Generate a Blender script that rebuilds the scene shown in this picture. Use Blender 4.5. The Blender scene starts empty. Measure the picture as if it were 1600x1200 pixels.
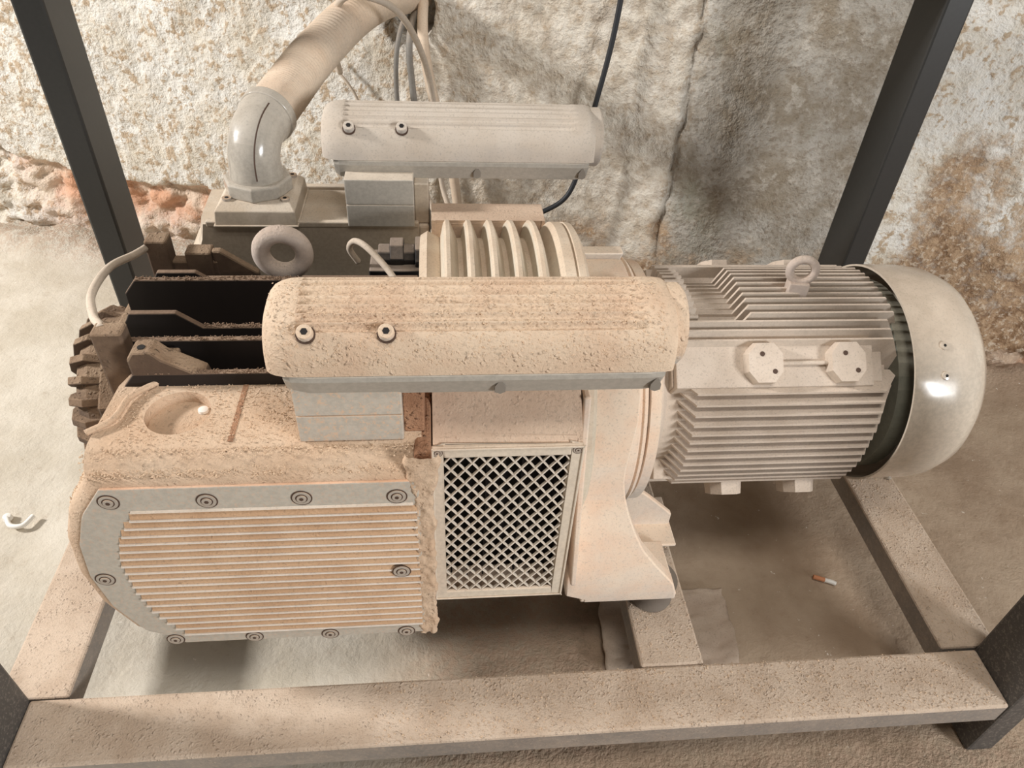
import bpy, bmesh, math, random
from math import sin, cos, pi, radians
from mathutils import Vector, Matrix, noise
random.seed(7)
SC = bpy.context.scene
COL = SC.collection

# ------------------------------------------------------------------ camera
def make_camera():
    yaw, pit, rol, f = 0.126918524, 0.710389623, -0.066893632, 1151.96206
    fw = Vector((sin(yaw)*cos(pit), cos(yaw)*cos(pit), -sin(pit)))
    r = Vector((cos(yaw), -sin(yaw), 0)); d = fw.cross(r)
    c, s = cos(rol), sin(rol)
    r2 = c*r + s*d; d2 = -s*r + c*d
    cam = bpy.data.cameras.new('camera'); o = bpy.data.objects.new('camera', cam)
    M = Matrix((( r2.x, -d2.x, -fw.x, 0), (r2.y, -d2.y, -fw.y, 0), (r2.z, -d2.z, -fw.z, 1.145), (0, 0, 0, 1)))
    o.matrix_world = M
    cam.sensor_width = 36; cam.lens = f*36/1600; cam.clip_start = .02; cam.clip_end = 50
    COL.objects.link(o); SC.camera = o
make_camera()

# ------------------------------------------------------------------ light
SC.view_settings.view_transform = 'Standard'; SC.view_settings.look = 'None'
SC.view_settings.gamma = 1; SC.view_settings.use_curve_mapping = False
SC.view_settings.exposure = -0.17
w = bpy.data.worlds.new('world'); SC.world = w; w.use_nodes = True
w.node_tree.nodes['Background'].inputs[0].default_value = (1.0, .95, .91, 1)
w.node_tree.nodes['Background'].inputs[1].default_value = .12
def area(name, loc, target, sx, sy, power, col):
    l = bpy.data.lights.new(name, 'AREA'); l.shape = 'RECTANGLE'; l.size = sx; l.size_y = sy
    l.energy = power; l.color = col
    o = bpy.data.objects.new(name, l); o.location = loc
    o.rotation_euler = (Vector(target)-Vector(loc)).to_track_quat('-Z', 'Y').to_euler()
    COL.objects.link(o)
area('left_doorway_light', (-3.1, .98, 2.05), (-.2, .6, .2), .34, .34, 150, (1, .975, .95))
area('right_window_light', (2.6, -1.95, 1.45), (.4, .8, .3), .85, .7, 112, (.975, .99, 1))
area('ceiling_lamp_light', (.3, -.3, 3.0), (.2, .9, .3), 1.1, .6, 36, (1, .95, .88))

# ------------------------------------------------------------------ materials
def lin(c):
    o = []
    for v in c:
        v /= 255.; o.append(v/12.92 if v <= .04045 else ((v+.055)/1.055)**2.4)
    return (*o, 1)
class NT:
    def __init__(s, name):
        s.m = bpy.data.materials.new(name); s.m.use_nodes = True
        s.t = s.m.node_tree; s.b = s.t.nodes['Principled BSDF']; s.L = s.t.links.new
    def n(s, ty, **kw):
        nd = s.t.nodes.new(ty)
        for k, v in kw.items():
            if k.startswith('i_'):
                nd.inputs[k[2:].replace('_', ' ')].default_value = v
            else: setattr(nd, k, v)
        return nd
    def co(s):
        if not hasattr(s, '_co'): s._co = s.n('ShaderNodeTexCoord')
        return s._co.outputs['Object']
    def noise(s, scale, detail=4, rough=.55, dist=0, vec=None):
        nd = s.n('ShaderNodeTexNoise'); nd.inputs['Scale'].default_value = scale
        nd.inputs['Detail'].default_value = detail; nd.inputs['Roughness'].default_value = rough
        nd.inputs['Distortion'].default_value = dist
        s.L(vec or s.co(), nd.inputs['Vector']); return nd.outputs[0]
    def ramp(s, fac, lo, hi, a=0, b=1):
        nd = s.n('ShaderNodeMapRange'); nd.interpolation_type = 'SMOOTHSTEP'
        nd.inputs[1].default_value = lo; nd.inputs[2].default_value = hi
        nd.inputs[3].default_value = a; nd.inputs[4].default_value = b
        s.L(fac, nd.inputs[0]); return nd.outputs[0]
    def mth(s, op, a, b=None):
        nd = s.n('ShaderNodeMath', operation=op)
        for i, v in enumerate((a, b)):
            if v is None: continue
            if isinstance(v, (int, float)): nd.inputs[i].default_value = v
            else: s.L(v, nd.inputs[i])
        return nd.outputs[0]
    def mix(s, fac, a, b):
        nd = s.n('ShaderNodeMix', data_type='RGBA')
        for i, v in ((0, fac), (6, a), (7, b)):
            if isinstance(v, (int, float)): nd.inputs[i].default_value = v
            elif isinstance(v, tuple): nd.inputs[i].default_value = v
            else: s.L(v, nd.inputs[i])
        return nd.outputs[2]
    def out(s, col, rough=.9, bump=None, dist=.002, strength=1., metal=0):
        if isinstance(col, tuple): s.b.inputs['Base Color'].default_value = col
        else: s.L(col, s.b.inputs['Base Color'])
        for k, v in (('Roughness', rough), ('Metallic', metal)):
            if isinstance(v, (int, float)): s.b.inputs[k].default_value = v
            else: s.L(v, s.b.inputs[k])
        if bump is not None:
            bp = s.n('ShaderNodeBump'); bp.inputs['Distance'].default_value = dist
            bp.inputs['Strength'].default_value = strength
            s.L(bump, bp.inputs['Height']); s.L(bp.outputs[0], s.b.inputs['Normal'])
        return s.m

def dusty(name, dust, paint, lo=-.2, hi=.6, dust2=None, grain=1., paint_rough=.42, crumbs=0., wob=.7, metal=0., gscale=330, speck=0., coat=0.):
    """painted or cast metal under settled dust; the dust lies where the surface faces up"""
    s = NT(name)
    geo = s.n('ShaderNodeNewGeometry'); sep = s.n('ShaderNodeSeparateXYZ'); s.L(geo.outputs['True Normal'], sep.inputs[0])
    nz = sep.outputs['Z']
    big = s.noise(7, 4); med = s.noise(38, 5, .6); fine = s.noise(gscale, 3, .7)
    v = s.mth('ADD', nz, s.mth('MULTIPLY', s.mth('SUBTRACT', s.mth('ADD', s.mth('MULTIPLY', big, .6), s.mth('MULTIPLY', med, .4)), .5), wob*2))
    fac = s.ramp(v, lo, hi)
    d2 = dust2 or tuple(max(0, c-22) for c in dust)
    s.b.inputs['Coat Weight'].default_value = coat; s.b.inputs['Coat Roughness'].default_value = .12
    dcol = s.mix(s.ramp(s.noise(16, 5, .6), .35, .68), lin(dust), lin(d2))
    dcol = s.mix(s.ramp(fine, .30, .48, .35, 0), dcol, lin(tuple(c*.62 for c in dust)))
    if crumbs: dcol = s.mix(s.ramp(s.noise(95, 5, .75), .60, .70, 0, .55), dcol, lin(tuple(c*.66 for c in dust)))
    pcol = s.mix(s.ramp(s.noise(150, 5, .7), .35, .65), lin(paint), lin(tuple(c*.93 for c in paint)))
    if speck: pcol = s.mix(s.ramp(s.noise(210, 4, .75, .3), .52, .62, 0, speck), pcol, lin(d2 if dust2 else dust))
    col = s.mix(fac, pcol, dcol)
    h = s.mth('MULTIPLY', fine, .5)
    if crumbs:
        cr = s.ramp(s.noise(190, 3, .6), .52, .66); patch = s.ramp(s.noise(20, 3), .42, .6)
        cr = s.mth('MULTIPLY', cr, patch); h = s.mth('ADD', h, s.mth('MULTIPLY', cr, crumbs*.35))
        vo = s.n('ShaderNodeTexVoronoi'); vo.inputs['Scale'].default_value = 170; vo.inputs['Randomness'].default_value = 1
        wv = s.n('ShaderNodeVectorMath', operation='ADD'); s.L(s.co(), wv.inputs[0])
        ns = s.n('ShaderNodeTexNoise'); ns.inputs['Scale'].default_value = 60; s.L(s.co(), ns.inputs['Vector'])
        sc_ = s.n('ShaderNodeVectorMath', operation='SCALE'); sc_.inputs['Scale'].default_value = .012; s.L(ns.outputs[1], sc_.inputs[0]); s.L(sc_.outputs[0], wv.inputs[1])
        s.L(wv.outputs[0], vo.inputs['Vector'])
        g_ = s.mth('MULTIPLY', s.ramp(vo.outputs['Distance'], .42, .08), s.ramp(s.noise(45, 4, .6), .46, .60))
        h = s.mth('ADD', h, s.mth('MULTIPLY', g_, crumbs*1.1))
    h = s.mth('MULTIPLY', h, s.mth('ADD', s.mth('MULTIPLY', fac, .95), .05))
    rough = s.ramp(fac, 0, 1, paint_rough, .95)
    return s.out(col, rough, h, .0022*grain, .9, metal=s.ramp(fac, 0, .5, metal, 0))

M = {}
M['cover'] = dusty('dust_caked_cover', (214, 191, 166), (205, 205, 200), -.9, -.1, (206, 178, 152), 1.0, crumbs=.6)
M['cover_clean'] = dusty('lightly_dusted_cover', (206, 194, 180), (184, 178, 172), -.7, .3, (198, 184, 168), .35)
M['tray'] = dusty('grey_painted_tray', (222, 208, 190), (174, 168, 158), .05, .95, None, .4, .4)
M['silencer'] = dusty('dust_caked_silencer', (206, 180, 154), (190, 182, 172), -1.1, -.35, (198, 168, 140), 1.0, crumbs=.5)
M['panel'] = dusty('grey_painted_panel', (216, 176, 146), (192, 184, 171), .35, 1.1, None, .4, .42, wob=.5, speck=.35)
M['rib_dust'] = dusty('orange_dust_between_ribs', (206, 170, 136), (206, 170, 136), -1, 0, (194, 156, 122), .7, .8, crumbs=.3)
M['rib_edge'] = dusty('bare_rib_edge', (238, 220, 200), (235, 232, 228), -1, 1.5, None, .3, .35)
M['silencer_clean'] = dusty('thinly_dusted_silencer', (212, 198, 180), (170, 156, 138), .0, .7, (202, 184, 162), .5)
M['column'] = dusty('grey_column', (215, 182, 152), (194, 185, 172), .2, .9, None, .8, .5, wob=.75, speck=.8)
M['brown'] = dusty('brown_caked_side', (176, 134, 104), (160, 120, 92), -1.5, -.5, (150, 108, 80), 2.2, crumbs=1)
M['iron'] = dusty('dark_iron', (146, 122, 102), (30, 22, 19), .15, .85, (120, 98, 80), 1.1, .7, wob=.25)
M['valve'] = dusty('black_valve_body', (168, 152, 138), (26, 26, 28), .3, 1.0, None, .6, .6)
M['iron_dusty'] = dusty('dusty_dark_iron', (158, 134, 110), (92, 74, 60), -.1, .6, (130, 106, 84), 1.6, .8, crumbs=.8)
M['fluted'] = dusty('pale_cast_housing', (218, 200, 178), (214, 206, 188), -.2, .8, (206, 184, 160), .5, .5)
M['motor'] = dusty('dusted_motor', (212, 196, 180), (200, 186, 170), -.5, .5, (200, 183, 166), .6, .55)
M['cowl'] = dusty('glossy_cowl_paint', (206, 188, 168), (208, 195, 178), .5, 1.1, None, .10, .24, wob=.3, coat=.6, speck=.15)
M['motor_dark'] = dusty('grey_green_casting', (150, 144, 128), (110, 110, 98), .3, 1, None, .3, .5)
M['cooler'] = dusty('dusted_cooler_box', (218, 192, 168), (204, 180, 158), -.6, .3, (206, 178, 154), .8, crumbs=.25, gscale=230)
M['gframe'] = dusty('pale_grille_frame', (228, 208, 186), (222, 210, 192), -.2, .8, None, .3, .35)
M['gmesh'] = dusty('pale_wire_mesh', (236, 224, 208), (212, 202, 188), -.6, .5, None, .3, .5)
M['bracket'] = dusty('pale_bracket', (232, 212, 190), (214, 208, 200), -.6, .5, (230, 200, 174), .3, .42)
M['elbow'] = dusty('grey_enamelled_elbow', (196, 186, 172), (184, 176, 164), .2, 1, None, .15, .16, wob=.4)
M['hose'] = dusty('dusty_hose', (218, 198, 176), (205, 188, 168), -.6, .6, (210, 186, 162), .3, .6)
M['eye'] = dusty('dusty_eye_bolt', (206, 190, 176), (198, 184, 174), -.3, .8, (190, 170, 154), 1.3, .7, crumbs=.3)
M['frame'] = dusty('dust_covered_rail', (204, 184, 164), (132, 126, 120), -.15, .45, (188, 166, 145), 1.3, .5, crumbs=.55, wob=.35, speck=.3)
M['post'] = dusty('black_steel_post', (120, 116, 108), (46, 46, 45), .45, 1.2, None, .3, .36, wob=.9)
M['post_dusty'] = dusty('dusty_black_post', (150, 142, 132), (74, 72, 70), .2, .9, None, .3, .45, wob=1.2, speck=.4)
M['screw'] = dusty('dusty_screw', (200, 176, 152), (176, 168, 158), -.3, .8, None, .3, .45)
M['cable_light'] = dusty('dusty_white_cable', (212, 196, 178), (205, 192, 176), -.5, .5, None, .2, .6)
M['cable_grey'] = dusty('grey_cable', (170, 158, 144), (130, 126, 120), .1, .9, None, .2, .6)
def plain(name, c, rough=.8, metal=0):
    s = NT(name); return s.out(lin(c), rough, s.noise(180, 3), .0005, .4, metal)
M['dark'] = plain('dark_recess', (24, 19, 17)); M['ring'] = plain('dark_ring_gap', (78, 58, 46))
M['recess'] = plain('shaded_recess_paint', (128, 120, 110)); M['black_cable'] = plain('black_cable', (38, 40, 44), .55); M['rubber'] = plain('grey_rubber', (118, 108, 98))
M['white_bit'] = plain('white_plastic', (238, 234, 226), .5); M['filter'] = plain('cigarette_filter', (206, 140, 100))
M['crumb'] = plain('dust_crumb', (208, 182, 154), .95); M['crumb_dark'] = plain('brown_dust_crumb', (140, 116, 96), .95); M['card'] = dusty('dusty_sacking', (200, 182, 164), (190, 172, 154), -.5, .5, (188, 168, 150), .4)

# ------------------------------------------------------------------ mesh helpers
class MB:
    def __init__(s): s.bm = bmesh.new(); s.mi = 0
    def face(s, vs):
        try:
            f = s.bm.faces.new(vs); f.material_index = s.mi; return f
        except ValueError: return None
    def loft(s, rings, closed=True, caps=True):
        R = [[s.bm.verts.new(p) for p in r] for r in rings]; n = len(R[0])
        for a, b in zip(R, R[1:]):
            for i in range(n if closed else n-1):
                j = (i+1) % n; s.face((a[i], a[j], b[j], b[i]))
        if caps: s.face(R[0][::-1]); s.face(R[-1])
        return R
    def box(s, x0, x1, y0, y1, z0, z1, rot=None, c=None):
        P = [(x0, y0), (x1, y0), (x1, y1), (x0, y1)]
        A = [Vector((x, y, z0)) for x, y in P]; B = [Vector((x, y, z1)) for x, y in P]
        if rot is not None:
            c = Vector(c) if c else Vector(((x0+x1)/2, (y0+y1)/2, (z0+z1)/2))
            A = [rot @ (p-c)+c for p in A]; B = [rot @ (p-c)+c for p in B]
        s.loft([A, B])
    def prism(s, poly, axis, a, b):
        def P(u, v, t): return {'x': (t, u, v), 'y': (u, t, v), 'z': (u, v, t)}[axis]
        s.loft([[P(u, v, a) for u, v in poly], [P(u, v, b) for u, v in poly]])
    def lathe(s, prof, c, axis='x', n=64, caps=True):
        rings = []
        for t, r in prof:
            ring = []
            for k in range(n):
                a = 2*pi*k/n; u, v = r*cos(a), r*sin(a)
                ring.append({'x': (c[0]+t, c[1]+u, c[2]+v), 'y': (c[0]+u, c[1]+t, c[2]+v), 'z': (c[0]+u, c[1]+v, c[2]+t)}[axis])
            rings.append(ring)
        s.loft(rings, caps=caps)
    def tube(s, pts, rad, n=12, caps=True):
        pts = [Vector(p) for p in pts]
        if not callable(rad): rr = rad; rad = lambda i: rr
        T = []
        for i in range(len(pts)):
            a = pts[max(0, i-1)]; b = pts[min(len(pts)-1, i+1)]; T.append((b-a).normalized())
        up = Vector((0, 0, 1)) if abs(T[0].z) < .9 else Vector((1, 0, 0))
        u = T[0].cross(up).normalized(); rings = []
        for i, p in enumerate(pts):
            u = (u - T[i]*u.dot(T[i])).normalized(); v = T[i].cross(u); r = rad(i)
            rings.append([p+u*r*cos(2*pi*k/n)+v*r*sin(2*pi*k/n) for k in range(n)])
        s.loft(rings, caps=caps)
    def torus(s, c, R, r, ax='y', n=40, m=14):
        c = Vector(c); rings = []
        for i in range(n):
            a = 2*pi*i/n; ring = []
            for j in range(m):
                b = 2*pi*j/m; q = R+r*cos(b); w_ = r*sin(b)
                if ax == 'y': ring.append(c+Vector((q*cos(a), w_, q*sin(a))))
                elif ax == 'z': ring.append(c+Vector((q*cos(a), q*sin(a), w_)))
                else: ring.append(c+Vector((w_, q*cos(a), q*sin(a))))
            rings.append(ring)
        rings.append(rings[0])
        s.loft(rings, caps=False)
    def build(s, name, mats, parent=None, bevel=0, smooth=False, seg=2, kind=None):
        bmesh.ops.remove_doubles(s.bm, verts=s.bm.verts, dist=1e-6)
        bmesh.ops.recalc_face_normals(s.bm, faces=s.bm.faces)
        me = bpy.data.meshes.new(name); s.bm.to_mesh(me); s.bm.free()
        for m in (mats if isinstance(mats, (list, tuple)) else [mats]): me.materials.append(M[m] if isinstance(m, str) else m)
        o = bpy.data.objects.new(name, me); COL.objects.link(o)
        if smooth:
            for p in me.polygons: p.use_smooth = True
            if smooth is not True:
                me.set_sharp_from_angle(angle=radians(smooth))
        if bevel:
            b = o.modifiers.new('bevel', 'BEVEL'); b.width = bevel; b.segments = seg; b.limit_method = 'ANGLE'; b.angle_limit = radians(35)
            b.harden_normals = False
        if parent is not None:
            o.parent = parent; off = Vector((0, 0, 0)); p = parent
            while p: off += p.location; p = p.parent
            o.location = -off
        if kind: o['kind'] = kind
        return o
def thing(name, label, cat, loc, group=None):
    o = bpy.data.objects.new(name, None); o.location = loc; COL.objects.link(o); o.empty_display_size = .1
    tag(o, label, cat, group); return o
def tag(o, label, cat, group=None, kind=None):
    o['label'] = label; o['category'] = cat
    if group: o['group'] = group
    if kind: o['kind'] = kind
    return o
def spline(P, n=12):
    P = [Vector(p) for p in P]; out = []
    Q = [2*P[0]-P[1]]+P+[2*P[-1]-P[-2]]
    for i in range(1, len(Q)-2):
        for k in range(n):
            t = k/n; a, b, c, d = Q[i-1], Q[i], Q[i+1], Q[i+2]
            out.append(.5*((2*b)+(c-a)*t+(2*a-5*b+4*c-d)*t*t+(3*b-a-3*c+d)*t**3))
    out.append(P[-1]); return out
def fnz(x, y, z=0, o=5): return noise.fractal(Vector((x, y, z)), 1.0, 2.0, o)
def sst(a, b, x):
    t = min(1, max(0, (x-a)/(b-a))); return t*t*(3-2*t)

# ------------------------------------------------------------------ floor
def axis_pts(lo, hi, a, b, fine, coarse):
    xs = []; x = lo
    while x < hi:
        xs.append(x); x += fine if a <= x < b else coarse
    xs.append(hi); return xs
def grid_mesh(name, xs, ys, fn, attrs, mat):
    me = bpy.data.meshes.new(name); vs = []; A = {k: [] for k in attrs}
    for y in ys:
        for x in xs:
            p, at = fn(x, y); vs.append(p)
            for k in attrs: A[k].append(at[k])
    n = len(xs)
    fs = [(j*n+i, j*n+i+1, (j+1)*n+i+1, (j+1)*n+i) for j in range(len(ys)-1) for i in range(n-1)]
    me.from_pydata(vs, [], fs); me.materials.append(mat)
    for k in attrs:
        at = me.attributes.new(k, 'FLOAT', 'POINT'); at.data.foreach_set('value', A[k])
    for p in me.polygons: p.use_smooth = True
    o = bpy.data.objects.new(name, me); COL.objects.link(o); o['kind'] = 'structure'; return o
def attr(s, nm):
    a = s.n('ShaderNodeAttribute'); a.attribute_name = nm; return a.outputs['Fac']

WA = Vector((-1.016, 1.979)); WD = Vector((.970, -.242)).normalized(); WN = Vector((WD.y, -WD.x))  # wall line
def wall_dist(x, y): return (Vector((x, y))-WA).dot(Vector((WD.y, -WD.x)))  # >0 on the room side
def floor_material():
    s = NT('dusty_concrete_floor')
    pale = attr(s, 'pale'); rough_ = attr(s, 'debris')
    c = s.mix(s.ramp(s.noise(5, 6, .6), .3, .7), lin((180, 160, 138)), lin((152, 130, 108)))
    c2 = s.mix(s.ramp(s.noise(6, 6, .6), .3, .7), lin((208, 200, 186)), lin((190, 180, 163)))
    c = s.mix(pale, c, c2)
    c = s.mix(s.ramp(s.noise(40, 6, .7), .55, .8, 0, .5), c, lin((150, 126, 102)))
    c = s.mix(s.ramp(s.noise(90, 3, .6), .70, .76, 0, .8), c, lin((232, 224, 212)))
    c = s.mix(s.mth('MULTIPLY', rough_, s.ramp(s.noise(70, 5, .7), .4, .6)), c, lin((178, 152, 130)))
    h = s.mth('ADD', s.mth('MULTIPLY', s.noise(30, 6, .65), .5), s.mth('MULTIPLY', s.noise(160, 4, .6), s.mth('ADD', s.mth('MULTIPLY', rough_, .8), .12)))
    return s.out(c, .9, h, .011, .8)
def floor_fn(x, y):
    z = .004*fnz(x*3, y*3) + .002*fnz(x*14, y*14, 3)
    d = wall_dist(x, y)
    deb = max(sst(.50, .40, y)*sst(-.1, .5, x), .8*sst(-.12, .05, x)*sst(.27, .24, x)*sst(.98, .85, y))
    z += deb*.009*max(0, fnz(x*30, y*30, 9, 4))
    rub = sst(.16, .0, d)                            # rubble heaped against the wall foot
    z += rub*(.03+.03*max(-.5, fnz(x*9, y*9, 5)))
    z += -.004
    pale = sst(.15, -.35, x+.15*fnz(x*2, y*2, 11)-.3*sst(.5, 1.5, y))  # paler left, darker right: fall of light put into the floor colour
    return (x, y, z), {'pale': pale, 'debris': max(deb, rub*.8)}
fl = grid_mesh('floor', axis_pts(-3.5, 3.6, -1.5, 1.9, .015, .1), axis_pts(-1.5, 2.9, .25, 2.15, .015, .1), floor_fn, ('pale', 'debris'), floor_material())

# ------------------------------------------------------------------ wall (local u along the wall, v up)
def wall_material():
    s = NT('flaking_limewashed_plaster')
    gray = attr(s, 'gray'); brick = attr(s, 'brick'); brown = attr(s, 'brown'); pit = attr(s, 'pit'); mid = attr(s, 'mid')
    n1 = s.noise(9, 7, .65); n2 = s.noise(32, 6, .7); n3 = s.noise(85, 4, .6)
    white = s.mix(s.ramp(n1, .35, .7), lin((236, 233, 226)), lin((220, 210, 192)))
    tan = s.mix(n2, lin((170, 144, 114)), lin((214, 196, 172)))
    spots = s.ramp(s.mth('ADD', s.mth('MULTIPLY', n2, .5), s.mth('ADD', s.mth('MULTIPLY', pit, .24), s.mth('MULTIPLY', s.mth('SUBTRACT', n3, .5), 1.5))), .30, .56)
    c = s.mix(spots, white, tan)
    midc = s.mix(s.ramp(n2, .36, .62), lin((176, 158, 136)), lin((224, 214, 198)))
    c = s.mix(s.mth('MULTIPLY', mid, .75), c, midc)
    g = s.mix(s.ramp(n1, .35, .65), lin((184, 178, 168)), lin((150, 138, 120)))
    g = s.mix(s.ramp(s.noise(5, 4), .56, .7, 0, .45), g, lin((170, 172, 156)))
    g = s.mix(s.ramp(n2, .50, .66, 0, .7), g, lin((200, 192, 180)))
    g = s.mix(s.ramp(n3, .50, .66, 0, .5), g, lin((128, 112, 92)))
    c = s.mix(gray, c, g)
    b = s.mix(s.ramp(n2, .38, .6), lin((128, 98, 70)), lin((182, 154, 124)))
    b = s.mix(s.ramp(n3, .52, .64, 0, .7), b, lin((214, 198, 178)))
    c = s.mix(s.ramp(s.mth('ADD', brown, s.mth('MULTIPLY', s.mth('SUBTRACT', s.mth('ADD', s.mth('MULTIPLY', n1, .5), s.mth('MULTIPLY', n2, .5)), .5), 1.5)), .3, .62), c, b)
    bk = s.mix(s.ramp(n1, .4, .6), lin((214, 164, 132)), lin((228, 204, 182)))
    c = s.mix(brick, c, bk)
    c = s.mix(s.mth('MULTIPLY', attr(s, 'crack'), s.ramp(n1, .35, .6, 0, .55)), c, lin((92, 78, 64)))
    h = s.mth('ADD', s.mth('MULTIPLY', n2, .8), s.mth('MULTIPLY', n3, .6))
    return s.out(c, .92, h, .014, .9)
def wall_fn(u, v):
    w1 = fnz(u*2.5, v*2.5, 2); w2 = fnz(u*10, v*10, 4); w3 = fnz(u*34, v*34, 6, 4)
    gray = sst(1.58, 1.64, u+.03*w2)*sst(2.12, 2.02, u+.03*w2)
    mid = sst(.75, 1.25, u+.1*w1)*(1-gray)*sst(1.8, 1.6, u)
    pit = max(0, min(1, .35+.8*w1))*.45*sst(1.4, .2, u)
    white = (1-gray)
    d = .012*w1 + .006*w2 + .006*w3*(white*.9+.25)
    pits = max(0, w3-.12)*.012*white
    d -= pits
    pitc = sst(.0, .25, w3+.30*w1-.05)
    edge = .215+.03*w2 - .18*sst(.45, .8, u) + .05*sst(.1, -.3, u)   # foot of the wall where the plaster broke off
    br = sst(edge+.006, edge-.006, v)
    d -= br*.025
    if br > 0: d += br*.03*max(-.6, fnz(u*13, v*18, 8, 5))
    brick = br*sst(-.25, .0, u)*(.45+.55*sst(.05, .16, v))
    brown = .75*sst(.45, .0, v+.12*w2)*sst(1.1, 1.35, u)*sst(1.75, 1.6, u)
    brown = max(brown, .62*sst(2.05, 2.25, u)*sst(.75, .1, v+.2*w1)+.12*sst(2.05,2.2,u))
    brown = max(brown, .45*gray*sst(.5, .1, v))
    big = sst(2.25, 2.6, u)
    d += big*(.05*fnz(u*3.2+1, v*3.2, 15, 4)) + sst(.5, 0, v)*big*.05
    crack = math.exp(-((u-1.61-.012*w2)/.006)**2); d -= crack*.014
    d += gray*.008
    hole = ((u-.985)/.055)**2+((v-.715)/.075)**2
    if hole < 1.3+.4*w2: d -= .14*sst(1.3, .9, hole)
    return (u, d, v), dict(gray=gray, mid=mid, brick=brick, brown=brown, pit=pitc, crack=crack*.9)
wl = grid_mesh('wall_back', axis_pts(-2.6, 4.6, -.35, 2.9, .0085, .08), axis_pts(-.05, 2.6, -.05, .95, .0085, .08), wall_fn, ('gray', 'mid', 'brick', 'brown', 'pit', 'crack'), wall_material())
wl.location = (WA.x, WA.y, 0); wl.rotation_euler = (0, 0, math.atan2(WD.y, WD.x))
# displacement is +towards the room: local y must point to the room
wl.scale = (1, -1, 1)
wl.data.flip_normals()
def wpt(u, v, off=.02):
    p = WA+WD*u+Vector((WD.y, -WD.x))*off; return Vector((p.x, p.y, v))

# ------------------------------------------------------------------ steel frame
fr = thing('steel_frame', 'black steel rack standing on the floor with dust-buried low rails under the machine', 'frame', (.12, .86, 0))
def rail(name, x0, x1, y0, y1, z0, z1, m='frame', b=.004):
    q = MB(); q.box(x0, x1, y0, y1, z0, z1); return q.build(name, m, fr, b)
rail('front_rail', -.557, .803, .432, .521, .100, .145)
rail('rear_rail', -.555, .797, 1.20, 1.29, .100, .145)
rail('side_rail', -.600, -.508, .5235, 1.1995, .100, .145)
rail('side_rail', .750, .842, .5255, 1.1995, .100, .145)
rail('cross_rail', .283, .378, .5215, 1.1995, .100, .145)
for n_, (x0, y0) in enumerate([(-.602, .431), (.803, .431), (-.600, 1.2), (.797, 1.2)]):
    q = MB(); q.box(x0, x0+.045, y0, y0+.092, 0, 1.62); q.build('post', 'post' if y0 > 1 else 'post_dusty', fr, .004)
rail('upper_rail', .843, 1.6, 1.20, 1.29, .892, .985, 'post')
rail('upper_rail', -.555, .797, 1.20, 1.29, .892, .985, 'post')
rail('top_rail', -.557, .803, .44, .515, 1.575, 1.62, 'post')
rail('top_rail', -.555, .797, 1.21, 1.285, 1.575, 1.62, 'post')

# ------------------------------------------------------------------ the machine
PUMP = thing('vacuum_pump', 'large dust-covered twin-silencer vacuum pump with finned electric motor bolted on the steel frame', 'vacuum pump', (.2, .865, .145))
YC, ZC = .865, .409

def screw_mesh(r=.0085, sock='dark'):
    q = MB(); q.mi = 1; q.lathe([(-.0002, r*1.28), (-.0006, r*1.28)], (0, 0, 0), 'y', 32)
    q.mi = 0; q.lathe([(-.0003, r*1.12), (-.0012, r*1.10)], (0, 0, 0), 'y', 32)
    q.mi = 1; q.lathe([(-.0010, r*.74), (-.0014, r*.74)], (0, 0, 0), 'y', 32)
    q.mi = 0; q.lathe([(-.0012, r*.60), (-.0024, r*.58)], (0, 0, 0), 'y', 28)
    q.mi = 1; q.lathe([(-.0024, r*.28), (-.0027, r*.27)], (0, 0, 0), 'y', 6)
    o = q.build('screw_mesh_source', ['screw', 'ring'], None, 0, 40); me = o.data; bpy.data.objects.remove(o); me.name = 'screw'; return me
SCREW = screw_mesh()
def screw(parent, x, y, z, sc=1, rx=0, name='screw'):
    o = bpy.data.objects.new(name, SCREW); COL.objects.link(o); o.parent = parent
    off = Vector((0, 0, 0)); p = parent
    while p: off += p.location; p = p.parent
    o.location = Vector((x, y, z))-off; o.scale = (sc,)*3; o.rotation_euler = (rx, random.uniform(0, 1), 0) if rx == 0 else (rx, 0, 0); return o

# ---- silencer boxes
def left_arc(z, k=0.0):
    """x of the bulging left outline at height z (panel outline)"""
    pts = [(.235, -.332), (.26, -.355), (.272, -.378), (.33, -.402), (.392, -.4095), (.45, -.403), (.50, -.385), (.541, -.356), (.575, -.348)]
    for (a, xa), (b, xb) in zip(pts, pts[1:]):
        if a <= z <= b:
            t = (z-a)/(b-a); return xa+(xb-xa)*t-k
    return pts[0][1]-k if z < pts[0][0] else pts[-1][1]-k
def outline(zb, zt, k, xr, n=26, tl=0):
    P = [(xr, zb), (xr, zt)]
    for i in range(n+1):
        z = zt+(zb-zt)*i/n; P.append((left_arc(z, k), z))
    return P
def silencer(y0, sgn, mat, side, xr=-.022):
    # y0 = plane of the outer plate, sgn +1: body extends towards +y
    q = MB()
    L = [(.002, .243, .540, .002), (.006, .236, .548, .012), (.014, .234, .560, .018), (.026, .233, .571, .020), (.034, .233, .5745, .020), (.125, .233, .5745, .016), (.150, .236, .5745, .008)]
    if sgn > 0:
        rings = [[(x, y0+dy, z) for x, z in outline(zb, zt, k, xr)] for dy, zb, zt, k in L]
    else:
        rings = [[(x, y0-dy, z) for x, z in outline(zb, zt, k, xr)] for dy, zb, zt, k in L]
    q.loft(rings)
    o = q.build('silencer_box', [mat], PUMP, 0, 35)
    o['label'] = side; return o
front_box = silencer(.540, 1, 'silencer', 'dust-caked front silencer box with a round port in its top')
rear_box = silencer(1.190, -1, 'silencer_clean', 'rear silencer box under the pipe elbow', xr=-.030)
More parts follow.
